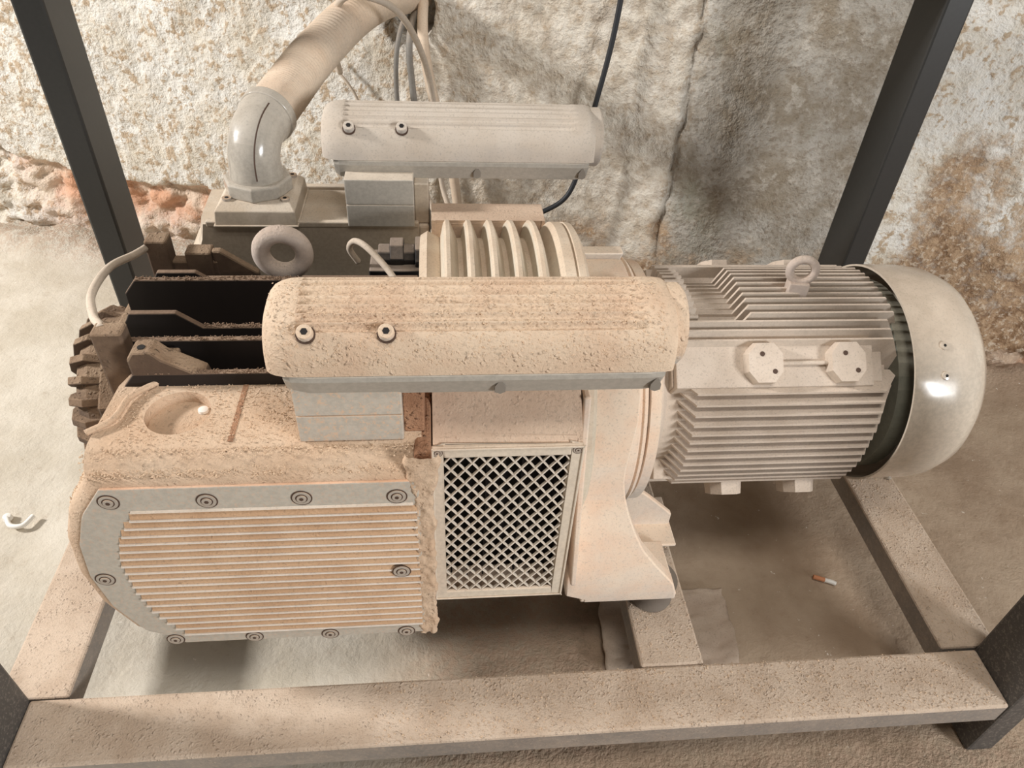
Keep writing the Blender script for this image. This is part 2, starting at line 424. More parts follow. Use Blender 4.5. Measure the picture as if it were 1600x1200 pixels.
# round port cut in the front box top
cut = MB(); cut.lathe([(-.016, .0345), (.03, .0345)], (-.288, .619, .575), 'z', 48)
cu = cut.build('port_cutter', 'silencer', None); bm_ = front_box.modifiers.new('port', 'BOOLEAN'); bm_.operation = 'DIFFERENCE'; bm_.object = cu; bm_.solver = 'EXACT'
bpy.context.view_layer.update()
dg = bpy.context.evaluated_depsgraph_get(); me2 = bpy.data.meshes.new_from_object(front_box.evaluated_get(dg))
front_box.modifiers.clear(); front_box.data = me2; bpy.data.objects.remove(cu)
q = MB(); q.tube(spline([(-.372, .585, .579), (-.350, .605, .580), (-.343, .64, .580), (-.320, .668, .578)]), .0035, 8)
q.build('casting_rib', 'silencer', PUMP, 0, True)
q = MB(); q.lathe([(0, .006), (.003, .0055), (.004, .003)], (-.268, .637, .5595), 'z', 14); q.build('port_plug', 'white_bit', PUMP, 0, 40)
q = MB(); q.box(-.226, -.2205, .572, .688, .5745, .5752); q.build('casting_seam', 'brown', PUMP)
# panel
q = MB(); pan = [(x, z) for x, z in outline(.240, .541, 0, -.0255, 40)]
q.prism(pan, 'y', .5385, .5425)
side_panel = q.build('side_panel', 'panel', PUMP, .0012); side_panel['label'] = 'grey screwed panel with dust-filled orange ribs'
q = MB(); N = 18; zt, zb = .5035, .2615; p = (zt-zb)/N
def rib_left(z):
    pts = [(.255, -.318), (.2615, -.328), (.29, -.345), (.32, -.358), (.36, -.3665), (.42, -.3685), (.46, -.358), (.49, -.343), (.505, -.330)]
    for (a, xa), (b, xb) in zip(pts, pts[1:]):
        if a <= z <= b: return xa+(xb-xa)*(z-a)/(b-a)
    return -.33
for i in range(N):
    za = zt-p*i; zl = za-p
    x0 = rib_left((za+zl)/2)-.000; x1 = -.029
    # dust slope out to the lip, then bare lip
    q.mi = 0; q.loft([[(x0+.001, .5388, za-.0002), (x0+.001, .5362, zl+.0042), (x0+.001, .5388, zl+.0042)], [(x1, .5388, za-.0002), (x1, .5362, zl+.0042), (x1, .5388, zl+.0042)]])
    q.mi = 1; q.loft([[(x0, .5388, zl+.0036), (x0, .5350, zl+.0030), (x0, .5348, zl+.0012), (x0, .5388, zl+.0003)], [(x1, .5388, zl+.0036), (x1, .5356, zl+.0030), (x1, .5354, zl+.0012), (x1, .5388, zl+.0003)]])
q.mi = 1; q.loft([[(rib_left(zt)-.002, .5388, zt+.003), (rib_left(zt)-.002, .5355, zt+.0015), (rib_left(zt)-.002, .5388, zt-.001)], [(-.033, .5388, zt+.003), (-.033, .5355, zt+.0015), (-.033, .5388, zt-.001)]])
rp = q.build('ribbed_field', ['rib_dust', 'rib_edge'], side_panel, 0)
for x, z in [(-.351, .522), (-.251, .520), (-.152, .520), (-.050, .518), (-.394, .386), (-.347, .250), (-.248, .248), (-.151, .246), (-.051, .244), (-.051, .384)]:
    screw(side_panel, x, .5385 if z != .384 else .535, z, 1.05)
# caked right end of the front silencer
q = MB(); q.box(-.030, -.012, .548, .66, .240, .574); q.build('end_plate', 'brown', PUMP, .004)
q = MB(); q.box(-.032, -.014, 1.04, 1.17, .240, .574); q.build('end_plate', 'silencer_clean', PUMP, .004)
q = MB(); rows = []
for i in range(120):
    z = .236+(.578-.236)*i/119; row = []
    for j in range(14):
        t = pi*j/13; rr = 1+.45*fnz(j*.5, z*70, 31)+.4*fnz(j*.9, z*200, 17)
        w_ = .012+.005*fnz(z*40, 3, 5)+.006*sst(.50, .57, z)
        row.append((-.0215-w_*cos(t)*1.0, .5440-.0062*min(1, 1.6*sin(t))*rr, z))
    rows.append(row)
q.loft(rows, closed=False, caps=False); q.build('caked_dust', 'silencer', front_box, 0, True)
# rear box lip
q = MB(); q.box(-.352, -.030, 1.0385, 1.048, .570, .5795); q.build('box_lip', 'silencer_clean', rear_box, .002)
q = MB(); q.box(-.345, -.030, 1.160, 1.172, .570, .5795); q.build('box_lip', 'silencer_clean', rear_box, .002)

# ---- top covers (long half-round boxes) with trays, end discs and columns
def cover(yc, mat, dusty_one, x0=-.171, x1=.237):
    q = MB(); a, b, z0 = .0595, .0610, .672
    xs = [(x0, .74), (x0+.002, .83), (x0+.006, .905), (x0+.012, .955), (x0+.020, .988), (x0+.030, 1), (x1-.030, 1), (x1-.022, 1), (x1-.010, .995), (x1-.003, .98), (x1, .95)]
    xs2 = xs[:6] + [(x0+.034, 1), (x0+.036, 1)] + [(x0+.04+k*(x1-x0-.075)/12, 1) for k in range(13)] + [(x1-.030, 1)] + xs[7:]
    n = 180; rings = []
    for x, k in xs2:
        ring = []; fl = 1 if (x0+.035 < x < x1-.031) else 0
        for i in range(n+1):
            t = pi*i/n; deg = t*180/pi
            g = 0
            if fl and 42 < deg < 138:
                ph = ((deg-42)/96*9) % 1.0; g = (-.0046 if dusty_one else -.0034)*sst(.0, .3, ph)*sst(1, .62, ph)
            ex = 2.5
            cx = abs(cos(t))**(2/ex)*(1 if cos(t) >= 0 else -1); cz = abs(sin(t))**(2/ex)
            ring.append((x, yc-(a*k+g*.6)*cx, z0+(b*k+g)*cz))
        rings.append(ring)
    q.loft(rings)
    o = q.build('silencer_cover', [mat], PUMP, 0, 50)
    o['label'] = ('thickly dust-caked ribbed top cover' if dusty_one else 'clean-looking ribbed top cover at the back')
    # tray
    q = MB(); A = a
    def sec(x, k, zl): return [(x, yc-A*k, .6715), (x, yc-A*k, .664), (x, yc-(A-.010)*k, zl), (x, yc+(A-.010)*k, zl), (x, yc+A*k, .664), (x, yc+A*k, .6715)]
    q.loft([sec(x0+.016, .90, .646), sec(x0+.024, .97, .641), sec(x0+.04, 1, .640), sec(x1-.025, 1, .640), sec(x1-.010, .97, .641), sec(x1-.006, .92, .646)])
    t = q.build('cover_tray', 'tray', PUMP, .0015)
    for hx in (.060, .222):
        q = MB(); R_ = .0055
        q.loft([[(hx-R_, yc-.058, .647), (hx, yc-.058, .6445), (hx+R_, yc-.058, .647), (hx+R_, yc-.058, .654), (hx, yc-.058, .664), (hx-R_, yc-.058, .654)],
                [(hx-R_, yc-.050, .645), (hx, yc-.050, .6425), (hx+R_, yc-.050, .645), (hx+R_, yc-.052, .652), (hx, yc-.052, .664), (hx-R_, yc-.052, .652)]])
        q.build('screw_recess', 'recess', t, 0)
    # end disc
    q = MB(); q.lathe([(0, .044), (.014, .044), (.0175, .041)], (x1-.002, yc+.002, .688), 'x', 48); q.build('end_disc', mat, o, 0, 40)
    # socket-head bolts on the shoulder
    for bx in (-.127, -.051):
        q = MB(); q.mi = 1; q.lathe([(-.001, .0094), (.0015, .0094)], (0, 0, 0), 'z', 24)
        q.mi = 0; q.lathe([(.001, .0078), (.0085, .0078), (.0095, .007)], (0, 0, 0), 'z', 24); q.mi = 2; q.lathe([(.0093, .0036), (.0101, .0036)], (0, 0, 0), 'z', 6)
        s = q.build('cover_bolt', [mat, 'ring', 'dark'], o, 0, 40)
        s.rotation_euler = (radians(34), 0, 0); s.location = Vector((bx, yc-.0475, .7145))
    return o
fc = cover(.620, 'cover', True)
rc = cover(1.116, 'cover_clean', False, -.170, .238)
def column(y0, y1, x0, x1, m):
    q = MB(); q.box(x0, x1, y0, y1, .5746, .611); q.box(x0, x1, y0, y1, .6115, .652)
    c = q.build('cover_column', m, PUMP, .0015)
    q = MB(); q.box(x1, x1+.022, y0+.012, y1, .5746, .641); q.build('column_side', 'brown' if m == 'column' else 'silencer_clean', c, .002)
column(.569, .650, -.150, -.0405, 'column')
column(1.034, 1.10, -.138, -.036, 'tray')

# ---- inlet flange on the rear box
q = MB()
q.prism([(-.338, 1.030), (-.212, 1.030), (-.212, 1.158), (-.338, 1.158)], 'z', .5746, .5775)
q.loft([[(-.336, 1.032, .577), (-.214, 1.032, .577), (-.214, 1.156, .577), (-.336, 1.156, .577)],
        [(-.334, 1.036, .598), (-.216, 1.036, .598), (-.216, 1.154, .598), (-.334, 1.154, .598)],
        [(-.326, 1.050, .606), (-.224, 1.050, .606), (-.224, 1.146, .606), (-.326, 1.146, .606)]])
fg = q.build('inlet_flange', 'silencer_clean', PUMP, .004)
for bx, by in ((-.318, 1.058), (-.232, 1.058), (-.232, 1.14), (-.318, 1.14)):
    q = MB(); q.lathe([(0, .007), (.006, .007)], (bx, by, .604), 'z', 18); q.mi = 1; q.lathe([(.006, .003), (.0066, .003)], (bx, by, .604), 'z', 6)
    q.build('flange_bolt', ['screw', 'dark'], fg, 0, 40)

# ---- pump body (dark cast iron with fins)
q = MB()
q.box(-.392, -.028, .690, .965, .22, .500)
q.loft([[(-.392, .71, .50), (-.028, .71, .50), (-.028, .95, .50), (-.392, .95, .50)], [(-.375, .77, .53), (-.028, .77, .53), (-.028, .90, .53), (-.375, .90, .53)]])
for yy, top_, xl, raised in ((.668, .592, -.352, 0), (.716, .603, -.375, 0), (.762, .603, -.378, 1), (.812, .624, -.384, 0), (.858, .600, -.372, 1), (.900, .570, -.362, 0), (.935, .548, -.35, 0)):
    if raised: poly = [(-.392, .50), (xl-.004, top_-.012), (xl+.006, top_+.006), (-.318, top_+.006), (-.290, top_-.016), (-.03, top_-.016), (-.03, .50)]
    else: poly = [(-.392, .50), (xl-.008, top_-.02), (xl+.008, top_), (-.03, top_), (-.03, .50)]
    q.prism(poly, 'y', yy-.0042, yy+.0042)
q.build('pump_body', 'iron', PUMP, .0015)
for k in range(6):      # short ribs at the front flank below
    pass
# end cover with corner lugs
q = MB()
q.prism([(.72, .27), (.77, .235), (.96, .235), (1.00, .27), (1.00, .49), (.955, .535), (.775, .535), (.72, .49)], 'x', -.432, -.392)
q.build('end_cover', 'iron_dusty', PUMP, .004)
q = MB()
q.box(-.388, -.354, .688, .712, .42, .631)
q.box(-.356, -.30, .690, .704, .48, .600)
q.prism([(-.346, .48), (-.346, .612), (-.338, .623), (-.318, .624), (-.308, .612), (-.268, .588), (-.262, .56), (-.262, .48)], 'y', .664, .690)
q.build('mounting_lug', 'iron_dusty', PUMP, .003)
q = MB(); q.lathe([(0, .0042), (.001, .0042)], (-.329, .673, .6236), 'z', 16); q.build('lug_hole', 'dark', PUMP)
q = MB()
q.box(-.408, -.378, .938, .966, .50, .603)
q.box(-.380, -.315, .944, .962, .48, .568); q.box(-.358, -.322, .940, .966, .46, .584)
q.prism([(-.322, .584), (-.31, .584), (-.262, .548), (-.262, .50), (-.322, .50)], 'y', .945, .957)
q.build('mounting_lug', 'iron_dusty', PUMP, .003)
# ribbed gear cap on the left end
q = MB()
n = 24; rings = []
q.lathe([(-.432, .112), (-.468, .110), (-.486, .098), (-.495, .07), (-.497, .03)], (0, .862, .405), 'x', 48)
for k in range(n):
    a = 2*pi*k/n; R_ = Matrix.Rotation(a, 3, 'X')
    P = [(-.434, .105), (-.470, .120), (-.492, .108), (-.502, .080), (-.500, .03), (-.47, .03)]
    ra = []
    for wv in (-.0055, .0055):
        ra.append([Vector((0, .862, .405))+R_ @ Vector((x, wv, r)) for x, r in P])
    q.loft(ra)
q.build('ribbed_end_cap', 'iron_dusty', PUMP, .0015)
# big eye bolt
def eye(c, R_, r_, base, name, m='eye', tilt=0):
    q = MB(); q.torus(c, R_, r_, 'y', 44, 16)
    q.lathe([(c[2]-R_-r_*2.2-base, r_*1.9), (c[2]-R_-r_*2.2, r_*1.9), (c[2]-R_-r_*1.0, r_*1.75), (c[2]-R_-r_*.2, r_*1.2)], (c[0], c[1], 0), 'z', 24)
    o = q.build(name, m, PUMP, 0, 45); return o
eye((-.198, .840, .644), .0270, .0115, .02, 'lifting_eye')
# black solenoid fitting near the housing
q = MB(); q.lathe([(-.022, .026), (0, .026)], (-.012, .945, .580), 'x', 8)
q.lathe([(-.075, .017), (-.022, .017)], (-.012, .945, .578), 'x', 8); q.lathe([(-.058, .022), (-.038, .022)], (-.012, .945, .582), 'x', 6)
q.box(-.10, -.012, .915, .975, .52, .570)
q.build('valve_fitting', 'valve', PUMP, .002)

# ---- ribbed fan housing behind the front cover
q = MB(); zc = .415; R0 = .206
prof = [(-.026, R0+.004), (-.016, R0+.010), (-.012, R0+.008)]
for k in range(5):
    x = .012+.0305*k
    prof += [(x-.010, R0), (x-.005, R0+.022), (x-.002, R0+.026), (x+.003, R0+.026), (x+.007, R0+.018), (x+.014, R0)]
prof += [(.157, R0+.018), (.163, R0+.024), (.176, R0+.024), (.1785, R0+.020), (.181, R0+.024), (.190, R0+.023), (.196, R0+.014), (.199, R0-.02)]
q.lathe(prof, (0, YC, zc), 'x', 96); q.build('ribbed_housing', 'fluted', PUMP, 0, 30)
# bell housing + flanges to the motor
q = MB(); q.lathe([(.195, .198), (.252, .198), (.262, .196), (.2645, .192), (.267, .196), (.273, .190), (.2755, .178)], (0, YC, .402), 'x', 96); q.build('bell_housing', 'bracket', PUMP, .001, 35)
q = MB(); q.lathe([(.2765, .176), (.278, .186), (.292, .186), (.2945, .181)], (0, YC, .402), 'x', 96); q.build('motor_flange', 'bracket', PUMP, 0, 35)

# ---- foot bracket: flared cast wall under the bell housing
def bracket(sg, name):
    q = MB(); rows = []
    Z = [.190, .198, .21, .225, .24, .26, .285, .31, .34, .37, .40, .43, .46, .49, .52, .55, .585, .61]
    def xr(z):
        pts = [(.19, .345), (.205, .3435), (.228, .336), (.25, .315), (.287, .284), (.33, .263), (.374, .250), (.414, .243), (.45, .247), (.50, .257), (.61, .262)]
        for (a, xa), (b, xb) in zip(pts, pts[1:]):
            if a <= z <= b: return xa+(xb-xa)*(z-a)/(b-a)
    def xl(z): return .205 if z < .205 else (.176 if z < .25 else .178+(z-.25)*.02)
    def yf(z):
        if z < .40: return .602+.048*sst(.2, .40, z)
        d = z-.40; return .650+ (.19-math.sqrt(max(0, .19**2-min(.188, d)**2)))
    for z in Z:
        y = yf(z); a, b = xl(z), xr(z); m = []
        for i in range(9):
            t = i/8; m.append((a+(b-a)*t, y+.004*(1-sin(pi*min(1, t*1.2)))*.0+.010*(1-t)**3*0, z))
        back = [(b, y+.022, z), (a, y+.022, z)]
        rows.append(m+back)
    if sg < 0: rows = [[(x, 2*YC-y, z) for x, y, z in r] for r in rows]
    q.loft(rows)
    if sg > 0:
        q.box(.20, .345, .603, .70, .190, .204)
        q.loft([[(.178, .592, .25), (.186, .592, .25), (.186, .64, .25), (.178, .64, .25)], [(.165, .625, .58), (.174, .625, .58), (.174, .67, .58), (.165, .67, .58)]])
    else: q.box(.20, .345, 1.03, 1.127, .190, .204)
    return q.build(name, 'bracket', PUMP, .0025, 40)
bracket(1, 'foot_bracket'); bracket(-1, 'foot_bracket')
q = MB(); q.prism([(.285, .19), (.37, .19), (.37, .215), (.33, .255), (.26, .32), (.25, .30)], 'y', .742, .752); q.box(.30, .372, .70, .80, .186, .192)
q.build('stiffening_web', 'bracket', PUMP, .002)
for y in (.640, 1.09):
    q = MB(); q.lathe([(.1452, .030), (.150, .034), (.165, .030), (.182, .034), (.190, .036)], (.322, y, 0), 'z', 32); q.build('rubber_foot', 'rubber', PUMP, 0, 40)
q = MB(); q.lathe([(.1452, .03), (.22, .03)], (.322, .95, 0), 'z', 24); q.bm.free()
q = MB(); q.box(-.30, .28, .74, .99, .180, .222); q.box(-.40, -.30, .78, .95, .19, .235); q.build('base_beam', 'iron', PUMP, .003)

# ---- front cooler box with grille
def cooler(yf, sg, m):
    q = MB(); T = .006
    def Y(d): return yf+sg*d
    x0, x1, zb, zt = -.0105, .163, .246, .546
    prof_o = [(.0, zb), (.0, zt-.004), (.004, zt+.002), (.010, zt+.006), (.055, .590), (.075, .600), (.13, .600), (.13, zb)]
    # shell walls
    for xa, xb in ((x0, x0+T), (x1-T, x1)):
        q.prism([(Y(d), z) for d, z in prof_o], 'x', xa, xb)
    top_ = prof_o[1:7]; inner = [(d, z-T) for d, z in top_]
    top_[0] = (0, zt-.006); inner[0] = (0, zt-.014)
    q.prism([(Y(d), z) for d, z in top_+inner[::-1]], 'x', x0+T, x1-T)
    q.box(x0+T, x1-T, min(Y(0), Y(.13)), max(Y(0), Y(.13)), zb, zb+T)
    q.box(x0+T, x1-T, min(Y(.124), Y(.130)), max(Y(.124), Y(.130)), zb+T, .594)
    o = q.build('cooler_box', m, PUMP, .003)
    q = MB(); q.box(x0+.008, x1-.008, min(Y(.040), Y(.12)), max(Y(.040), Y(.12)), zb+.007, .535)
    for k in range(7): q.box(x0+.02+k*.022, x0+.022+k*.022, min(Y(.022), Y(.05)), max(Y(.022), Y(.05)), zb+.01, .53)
    q.build('cooler_shade_core', 'dark', o, 0)  # near-black block and fins, shade behind the grille put into their colour
    return o
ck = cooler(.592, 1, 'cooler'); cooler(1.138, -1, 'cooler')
q = MB(); fx0, fx1, fz0, fz1 = -.0125, .1645, .243, .5425; ix0, ix1, iz0, iz1 = .0015, .1500, .2595, .5255
for a in ((fx0, ix0, fz0, fz1), (ix1, fx1, fz0, fz1), (ix0, ix1, fz0, iz0), (ix0, ix1, iz1, fz1)): q.box(a[0], a[1], .5855, .5915, a[2], a[3])
gf = q.build('grille_frame', 'gframe', PUMP, .0022, False, 3)
# raised outer rim
q = MB()
for a in ((fx0, fx0+.003, fz0, fz1), (fx1-.003, fx1, fz0, fz1), (fx0, fx1, fz0, fz0+.003), (fx0, fx1, fz1-.003, fz1)): q.box(a[0], a[1], .5835, .5855, a[2], a[3])
q.build('frame_rim', 'gframe', gf, .001)
for x, z in ((-.0055, .535), (.1570, .535)): screw(gf, x, .5857, z, .6)
# expanded metal: two families of slanted ribbons
q = MB(); cw, ch = .0166, .0232
def clip(p, d):
    t0, t1 = -9, 9
    for o_, dd, lo, hi in ((p[0], d[0], ix0, ix1), (p[1], d[1], iz0, iz1)):
        a, b = (lo-o_)/dd, (hi-o_)/dd
        if a > b: a, b = b, a
        t0 = max(t0, a); t1 = min(t1, b)
    return (t0, t1) if t1-t0 > .002 else None
for fam in (1, -1):
    d = Vector((cw*.5, fam*ch*.5)).normalized(); nn = Vector((-d.y, d.x))
    for k in range(-30, 40):
        p = (ix0+k*cw, iz0); c = clip(p, d)
        if not c: continue
        a = Vector(p)+d*c[0]; b = Vector(p)+d*c[1]; hw = .00092
        ya, yb = (.5868, .5915) if fam > 0 else (.5872, .5919)
        sh = Vector((0, -.0016))        # ribbons lean, as stretched sheet does
        def quad(P): return [(P.x+nn.x*hw, ya, P.y+nn.y*hw), (P.x-nn.x*hw, ya, P.y-nn.y*hw), (P.x-nn.x*hw+sh.x, yb, P.y-nn.y*hw+sh.y), (P.x+nn.x*hw+sh.x, yb, P.y+nn.y*hw+sh.y)]
        q.loft([quad(a), quad(b)])
q.build('grille_mesh', 'gmesh', gf, 0)

# ---- electric motor
q = MB(); xa, xb = .318, .622; R = .165
q.lathe([(.2955, .150), (.305, .150), (.314, .136), (.632, .136), (.640, .120), (.66, .12)], (0, YC, ZC), 'x', 64)
def finprof(h, base, x0, x1, ch, step=0):
    """side view polygon (x, height) of one fin, ends chamfered"""
    if step: return [(x0, base), (x0+ch, h-.004), (.357, h-.004), (.3575, h-.026), (.418, h-.026), (.432, h), (x1-.012, h), (x1+.012, base+.004), (x1+.012, base)]
    return [(x0, base), (x0+ch, h), (x1-.026, h), (x1+.010, base+.004), (x1+.010, base)]
sp = .0136
for k in range(-7, 8):                     # upper and lower quadrants: upright fins
    y = k*sp; 
    h = math.sqrt(R*R-y*y*.8); b0 = math.sqrt(max(.0, .126**2-y*y)) if abs(y) < .126 else .03
    h = min(h, .163)
    for sg in (1, -1):
        P = finprof(h, b0-.01, xa-.002, xb+.032, .012, step=(sg > 0 and -4 <= k <= 5))
        q.loft([[(x, YC+y-.0019, ZC+sg*z) for x, z in P], [(x, YC+y+.0019, ZC+sg*z) for x, z in P]])
sp = .0152
for k in range(-6, 7):                     # flank quadrants: level fins
    z = (k+.5)*sp-.012; h = min(math.sqrt(R*R-z*z*.8), .163); b0 = .10
    for sg in (1, -1):
        P = finprof(h, b0, xa-.002, xb+.020, .030)
        q.loft([[(x, YC+sg*yy, ZC+z-.0017) for x, yy in P], [(x, YC+sg*yy, ZC+z+.0017) for x, yy in P]])
q.build('motor_body', 'motor', PUMP, 0)
# diagonal pads with mounting bosses
for sy, sz in ((-1, 1), (1, 1), (-1, -1), (1, -1)):
    q = MB(); ang = math.atan2(sz, sy)
    U = Vector((0, cos(ang), sin(ang))); W_ = Vector((0, -sin(ang), cos(ang))); C0 = Vector((0, YC, ZC))
    def slab(x0, x1, r0, r1, w0, w1, ch=0):
        P0 = [(r0, -w0), (r0, w0), (r1, w1), (r1, -w1)]
        q.loft([[C0+Vector((x0, 0, 0))+U*r+W_*w for r, w in P0], [C0+Vector((x1, 0, 0))+U*r+W_*w for r, w in P0]])
    slab(.318, .600, .09, .1615, .046, .032)
    slab(.600, .618, .09, .153, .040, .026)
    slab(.315, .3179, .09, .150, .04, .03)
    pad = q.build('corner_pad', 'motor', PUMP, .003)
    for bx in (.438, .556):
        q = MB()
        RT = .178 if sz > 0 else .188
        q.loft([[C0+Vector((bx+dx, 0, 0))+U*rr+W_*ww for dx, ww in ((-.024*k_, -.012*k_), (-.012*k_, -.027*k_), (.012*k_, -.027*k_), (.024*k_, -.012*k_), (.024*k_, .012*k_), (.012*k_, .027*k_), (-.012*k_, .027*k_), (-.024*k_, .012*k_))] for rr, k_ in ((.150, 1.12), (RT, 1.0))])
        pass
        q.mi = 1
        for dx, ww in ((.012, .012), (-.005, -.012)):
            c_ = C0+Vector((bx+dx, 0, 0))+U*(RT+.0002)+W_*ww
            q.loft([[c_+Vector((cos(t)*.0035, 0, 0))+W_*sin(t)*.0035+U*e for t in [2*pi*i/12 for i in range(12)]] for e in (0, .0004)])
        q.build('mounting_boss', ['motor', 'ring'], pad, .002)
    if (sy, sz) == (-1, 1):
        q = MB(); p0 = C0+U*.166; q.tube([p0+Vector((.46, 0, 0)), p0+Vector((.535, 0, 0))], .0032, 10)
        q.build('spacer_rib', 'motor', pad, 0, 40)
# fan cowl
q = MB(); outer = [(.655, .1725), (.715, .1715), (.745, .168), (.768, .158), (.786, .140), (.798, .110), (.803, .07)]
inner = [(x-.003 if i > 2 else x, r-.003) for i, (x, r) in enumerate(outer)]
q.lathe(outer+[(.804, .03)]+[(.800, .03)]+inner[::-1], (0, YC, ZC), 'x', 128, caps=False)
bmr = q
rim_a, rim_b = outer[0], inner[0]
n = 128
ra = [(rim_a[0], YC+rim_a[1]*cos(2*pi*k/n), ZC+rim_a[1]*sin(2*pi*k/n)) for k in range(n)]
rb = [(rim_b[0], YC+rim_b[1]*cos(2*pi*k/n), ZC+rim_b[1]*sin(2*pi*k/n)) for k in range(n)]
q.loft([ra, rb], caps=False)
cowl = q.build('fan_cowl', 'cowl', PUMP, 0, 40)
q = MB(); q.lathe([(.6405, .128), (.645, .150), (.672, .150), (.676, .05)], (0, YC, ZC), 'x', 48)
q.build('end_bell', 'motor_dark', PUMP, 0)
for ang in (38, 128, 218, 308):
    a = radians(180-ang if ang == 38 else ang)
    U = Vector((0, cos(a), sin(a))); q = MB(); ax = Vector((1, 0, 0)); W_ = U.cross(ax)
    c_ = Vector((.700, YC, ZC))+U*.1712
    q.loft([[c_+ax*cos(t)*r+W_*sin(t)*r+U*e for t in [2*pi*i/16 for i in range(16)]] for e, r in ((0, .0062), (.003, .0058), (.0034, .003))])
    q.mi = 1; q.loft([[c_+ax*cos(t)*.0022+W_*sin(t)*.0022+U*e for t in [2*pi*i/6 for i in range(6)]] for e in (.0034, .0038)])
    q.build('cowl_screw', ['cowl', 'dark'], cowl, 0, 40)
# motor eye bolt
q = MB(); q.torus((0, 0, .605-.605), .0175, .0062, 'y', 36, 12)
q.box(-.014, .014, -.012, .012, -.045, -.017)
me_ = q.build('motor_lifting_eye', 'eye', PUMP, .001, 40)
me_.location = Vector((.516, .862, .603))-PUMP.location; me_.rotation_euler = (0, 0, radians(-12))

# ------------------------------------------------------------------ suction hose and elbow
HS = thing('suction_hose', 'thick beige corrugated hose with grey elbow rising from the rear silencer into the wall hole', 'hose', (-.277, 1.098, .606))
q = MB(); cx, cy = -.277, 1.098
q.lathe([(.606, .052), (.626, .052), (.628, .048)], (cx, cy, 0), 'z', 8); q.build('hex_collar', 'elbow', HS, .002)
path = []
D = Vector((.30, .90, .16)).normalized()           # hose leaves along this
z0 = .700; P0 = Vector((cx, cy, .628)); path.append(P0); path.append(Vector((cx, cy, .636)))
Rb = .050; Up = Vector((0, 0, 1)); cen = Vector((cx, cy, .646))+Vector((D.x, D.y, 0)).normalized()*Rb
H = Vector((D.x, D.y, 0)).normalized()
for i in range(15):
    a = radians(80)*i/14; path.append(cen-H*Rb*cos(a)+Up*Rb*sin(a))
endp = path[-1]; dirn = (path[-1]-path[-2]).normalized(); path.append(endp+dirn*.022)
def er(i): return .0405 if (i < 2 or i > len(path)-3) else .0385
q = MB(); q.tube(path, er, 40); q.build('pipe_elbow', 'elbow', HS, 0, 50)
sm = []
for i, p in enumerate(path):
    t_ = (path[min(i+1, len(path)-1)]-path[max(i-1, 0)]).normalized(); sd = Vector((0, 0, 1)).cross(H).normalized()
    nn_ = t_.cross(sd).normalized(); nn_ = nn_ if nn_.dot(-H+Vector((0, 0, .3))) > 0 else -nn_
    sm.append(p+(nn_*.86-sd*.51).normalized()*(er(i)+.0001))
q = MB(); q.tube(sm[1:-1], .0011, 6); q.build('casting_seam', 'ring', HS, 0)
q = MB(); q.tube([endp+dirn*.012, endp+dirn*.028], .043, 40); q.build('elbow_collar', 'elbow', HS, .002, 40)
S = endp+dirn*.024
hp = spline([S, S+dirn*.06, Vector((-.205, 1.33, .735)), Vector((-.150, 1.50, .755)), Vector((-.100, 1.66, .748)), wpt(.985, .72, -.09)], 90)
q = MB(); q.tube(hp, lambda i: .0365+.0013*sin(i*2*pi/5.0), 36); q.build('corrugated_hose', 'hose', HS, 0, True)

# ------------------------------------------------------------------ cables
def cable(pts, r, m, label, group=None, name='cable', cat='cable', n=14):
    q = MB(); q.tube(spline(pts, n), r, 10); o = q.build(name, m, None, 0, True); tag(o, label, cat, group); return o
cable([(-.205, 1.66, .60), (-.2, 1.55, .70), (-.165, 1.43, .795), (-.115, 1.40, .812), (-.06, 1.45, .77), (-.02, 1.56, .65), (0, 1.62, .50), (.01, 1.63, .36), (.04, 1.58, .28)], .0062, 'cable_light', 'pale cable looped over the top of the thick corrugated hose')
cable([wpt(.99, .73, -.06), wpt(.975, .66, .035), wpt(.965, .55, .04), wpt(.975, .42, .04), wpt(.99, .22, .05)], .0055, 'cable_grey', 'thin grey cable hanging from the wall hole, nearest the hose')
cable([wpt(1.0, .73, -.06), wpt(1.0, .66, .04), wpt(1.005, .55, .045), wpt(1.02, .42, .05), wpt(1.04, .22, .06)], .0075, 'cable_grey', 'middle grey cable hanging down from the wall hole behind the rear cover')
cable([wpt(1.01, .75, -.06), wpt(1.03, .67, .04), wpt(1.05, .55, .045), wpt(1.09, .42, .05), wpt(1.12, .22, .06)], .0115, 'hose', 'thickest brownish cable at the right of the bundle below the wall hole')
cable([wpt(.80, .60, .025), wpt(.865, .52, .03), wpt(.885, .42, .03), wpt(.90, .25, .04)], .0035, 'cable_light', 'thin pale wire hanging against the plaster left of the cable bundle')
cable([wpt(1.44, 1.5, .03), wpt(1.437, 1.1, .03), wpt(1.438, .77, .03), wpt(1.412, .55, .035), wpt(1.38, .36, .05), wpt(1.30, .30, .09), (.165, 1.50, .27), (.06, 1.42, .25)], .0058, 'black_cable', 'black cable running straight down the wall right of the rear cover')
cable([(-.05, 1.56, .44), (.0, 1.50, .34), (.06, 1.47, .30), (.14, 1.48, .30), (.2, 1.52, .30)], .006, 'cable_light', 'pale cable coiling low behind the rear cover')
cable([(-.404, .952, .590), (-.414, .915, .596), (-.425, .86, .610), (-.427, .80, .610), (-.408, .75, .612), (-.386, .715, .624), (-.380, .703, .628)], .0052, 'cable_light', 'dusty cable arching between the two lugs at the pump left end')
cable([(-.115, .93, .575), (-.125, .925, .60), (-.115, .915, .618), (-.095, .895, .617), (-.065, .86, .600), (-.05, .83, .585)], .0045, 'cable_light', 'short pale hooked wire beside the black valve fitting')

